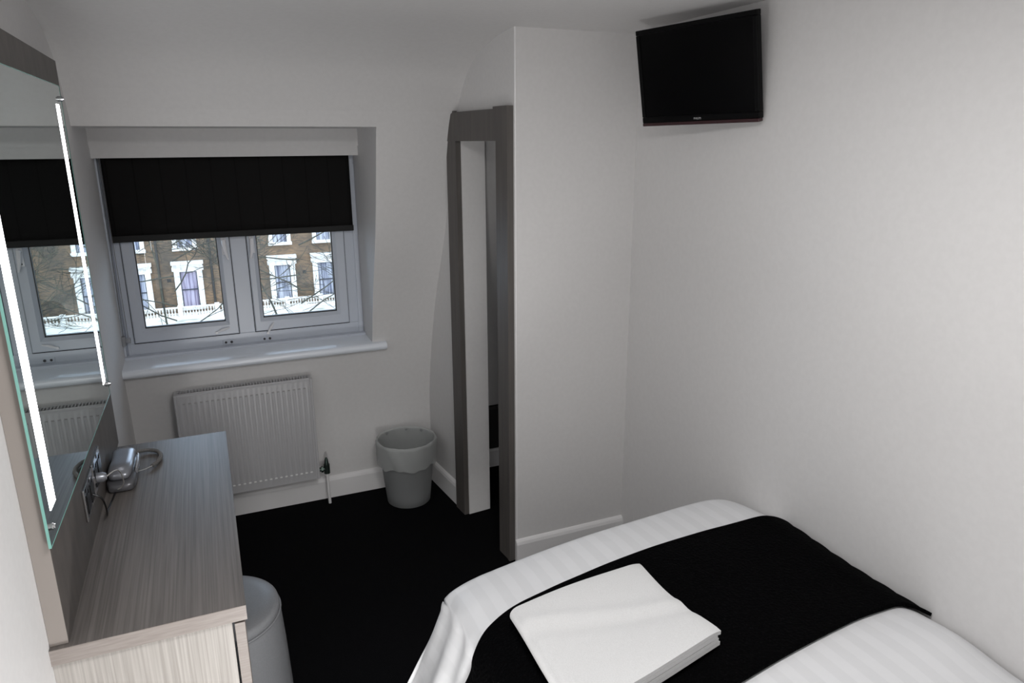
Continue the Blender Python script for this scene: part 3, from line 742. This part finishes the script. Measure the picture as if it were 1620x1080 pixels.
def curtain(c1, c2):
    m = mat('net_curtain', c1, .8); b = m.node_tree.nodes['Principled BSDF']
    tc = N(m, 'ShaderNodeTexCoord'); mp = N(m, 'ShaderNodeMapping'); mp.inputs['Scale'].default_value = (1, 1, .05)
    nz = N(m, 'ShaderNodeTexNoise'); nz.inputs['Scale'].default_value = 9; nz.inputs['Detail'].default_value = 3
    L(m, tc.outputs['Object'], mp.inputs[0]); L(m, mp.outputs[0], nz.inputs['Vector'])
    rp = N(m, 'ShaderNodeValToRGB'); rp.color_ramp.elements[0].position = .4; rp.color_ramp.elements[1].position = .6; rp.color_ramp.elements[0].color = (*c1, 1); rp.color_ramp.elements[1].color = (*c2, 1)
    L(m, nz.outputs[0], rp.inputs[0]); L(m, rp.outputs[0], b.inputs['Base Color']); return m
C_blue = curtain((.12, .125, .17), (.50, .49, .52)); C_lilac = curtain((.19, .15, .21), (.45, .39, .46))
M_sashdark = mat('dark_sash_paint', (.03, .03, .04), .5)
M_pipe = mat('black_downpipe', (.02, .018, .015), .6)
ter = empty('terraced_building', (fx(1.5), FYD, fz(-9)), label='brown brick terrace with white window surrounds across the street', cat='building')
bm = B(); box(bm, fx(-16), fx(22), FYD, FYD+5, fz(-8.5), fz(3.2)); build('brick_wall', bm, M_brick, ter)
for k, xc in enumerate((-7.75, -6.0, -2.52, -.72, 2.76, 4.46, 7.95, 9.70, 13.2, 14.9)):
    lil = k == 3
    bm = B(); X = fx(xc); y = FYD
    def bx(x0, x1, z0, z1, d0, d1=0): box(bm, fx(xc+x0), fx(xc+x1), y-d0, y-d1, fz(z0), fz(z1))
    bx(-.50, -.305, -4.50, -3.0, .22); bx(.305, .50, -4.50, -3.0, .22)
    bx(-.50, .50, -3.0, -2.72, .22); bx(-.57, .57, -2.72, -2.60, .42); bx(-.53, .53, -2.80, -2.72, .32)
    bx(-.37, .37, -4.50, -4.42, .30); bx(-.555, -.50, -2.96, -2.81, .30); bx(.50, .555, -2.96, -2.81, .30)
    wdo = build('window_surround', bm, M_stucco, ter)
    bm = B(); bx(-.305, .305, -4.42, -3.0, .03, -.05); build('window_curtain', bm, C_lilac if lil else C_blue, wdo)
    bm = B(); bx(-.305, -.275, -4.42, -3.0, .08, .03); bx(.275, .305, -4.42, -3.0, .08, .03); bx(-.305, .305, -3.03, -3.0, .08, .03); bx(-.305, .305, -3.735, -3.695, .10, .03); bx(-.305, .305, -4.42, -4.39, .08, .03)
    build('sash_bar', bm, M_sashdark, wdo)
    bm = B(); bx(-.42, -.27, -2.10, -1.0, .18); bx(.27, .42, -2.10, -1.0, .18); bx(-.45, .45, -2.19, -2.08, .30); bx(-.42, .42, -1.0, -.85, .25)
    wd2 = build('upper_window_surround', bm, M_stucco, ter)
    bm = B(); bx(-.27, .27, -2.08, -1.0, .03, -.05); build('window_curtain', bm, C_blue, wd2)
    bm = B(); bx(-.27, .27, -1.56, -1.53, .08, .03); bx(-.27, -.245, -2.08, -1, .08, .03); bx(.245, .27, -2.08, -1, .08, .03); build('sash_bar', bm, M_sashdark, wd2)
for x in (-4.3, -1.72, .13, 6.2, 11.4):
    bm = B(); tube(bm, [(fx(x), FYD-.12, fz(-4.6)), (fx(x), FYD-.12, fz(2))], .075, 8); build('downpipe', bm, M_pipe, ter, smooth=50)
for x, z in ((-1.42, -3.32), (3.62, -3.35), (.9, -3.3)):
    bm = B(); box(bm, fx(x-.07), fx(x+.07), FYD-.04, FYD, fz(z-.06), fz(z+.06)); build('wall_vent', bm, M_pipe, ter)
# stucco ground storey projecting below, with its parapet roof
bm = B(); prism(bm, [(FYD, fz(-4.62)), (FYD-1.2, fz(-4.62)), (FYD-1.25, fz(-8.5)), (FYD, fz(-8.5))], fx(-16), fx(22), 'x'); build('ground_storey', bm, M_lead, ter)
# balustrade
bal = empty('balustrade', (fx(1.5), FYD-1.0, fz(-4.62)), label='white stone balustrade along the terrace below its tall windows', cat='balustrade')
bm = B(); box(bm, fx(-16), fx(22), FYD-1.16, FYD-.92, fz(-4.30), fz(-4.25), .02); build('handrail', bm, M_stucco, bal)
bm = B(); box(bm, fx(-16), fx(22), FYD-1.16, FYD-.92, fz(-4.62), fz(-4.59), .01); build('plinth', bm, M_stucco, bal)
px = -9.0
while px < 12.5:
    bm = B(); box(bm, fx(px-.085), fx(px+.085), FYD-1.20, FYD-.88, fz(-4.62), fz(-4.20), .02); build('pier', bm, M_stucco, bal); px += 1.31
def balm():
    bm = B(); h = (4.59-4.30)*SC; lathe(bm, [(.055, 0), (.055, .03), (.035, .05), (.06, .12), (.055, .17), (.03, .24), (.045, .30), (.055, .36), (.055, h)], 0, 0, 8); return bm
b0 = build('baluster', balm(), M_stucco, bal, smooth=50, world=False)
bx0 = bal.location; ncount = 0; rest = []
for i in range(170):
    x = -2.9+i*.105
    near = min(abs(((x+9.0) % 1.31)), 1.31-((x+9.0) % 1.31)) < .12
    if near or x > 7.9: continue
    o = b0 if ncount == 0 else b0.copy()
    if ncount: col.objects.link(o)
    o.parent = bal; o.location = (fx(x)-bx0.x, FYD-1.04-bx0.y, fz(-4.59)-bx0.z); ncount += 1
    if ncount >= 95: break
# bare tree in front of it
def tree(name, base, h, seed, lab, spread=1.0, r0=.14):
    rnd = random.Random(seed); t = empty(name, base, label=lab, cat='tree')
    bt, bb = B(), B()
    def grow(bm_, p, d, l, r, dep):
        pts = [p]; rr = [r]; n = 5
        for i in range(n):
            d = (d+Vector((rnd.uniform(-1, 1), rnd.uniform(-1, 1), rnd.uniform(-.6, .9)))*.22).normalized(); p = p+d*(l/n); pts.append(p); rr.append(max(.012, r*(1-.5*(i+1)/n)))
        tube(bm_, pts, rr, 6 if r > .03 else 4)
        if dep == 0: return
        for k in range(rnd.choice((3, 4))):
            q = pts[rnd.randint(2, n)]; dd = (d+Vector((rnd.uniform(-1, 1)*spread, rnd.uniform(-.6, .6), rnd.uniform(-.55, .6)))*1.0).normalized()
            grow(bb, q, dd, l*rnd.uniform(.55, .8), r*.48, dep-1)
    p0 = Vector(base); grow(bt, p0, Vector((.02, 0, 1)), h, r0, 0)
    for k in range(9):
        q = p0+Vector((.02*h*k/9, 0, h*(.55+.45*k/9))); a = rnd.uniform(0, 2*PI)
        grow(bb, q, Vector((math.cos(a)*spread, math.sin(a)*.5, rnd.uniform(.0, .5))).normalized(), h*.26, r0*.5, 4 if k % 2 else 3)
    build('trunk', bt, M_bark, t, smooth=60); build('branches', bb, M_bark, t, smooth=60); return t
M_bark = noise_mat('dark_bark', (.035, .028, .022), (.075, .072, .045), nscale=6, rough=.9)
gz = fz(-8.5)
tree('bare_tree', (fx(3.35)*.75, 36, gz), 14.5, 3, 'bare thin tree in the street before the right half of the terrace', 1.1, .075)
tree('bare_tree', (fx(-1.35)*.75, 36, gz), 14.0, 11, 'bare tree in the street before the terrace, seen through the left pane', 1.0, .07)
tree('bare_tree', (fx(9.6)*.75, 36, gz), 14.0, 23, 'bare mossy tree further right along the street', 1.1, .10)
bm = B(); box(bm, -40, 60, 6.0, 60, gz-.3, gz); tag(build('street_ground', bm, noise_mat('grey_asphalt', (.10, .10, .10), (.16, .16, .16), nscale=2)), kind='structure')
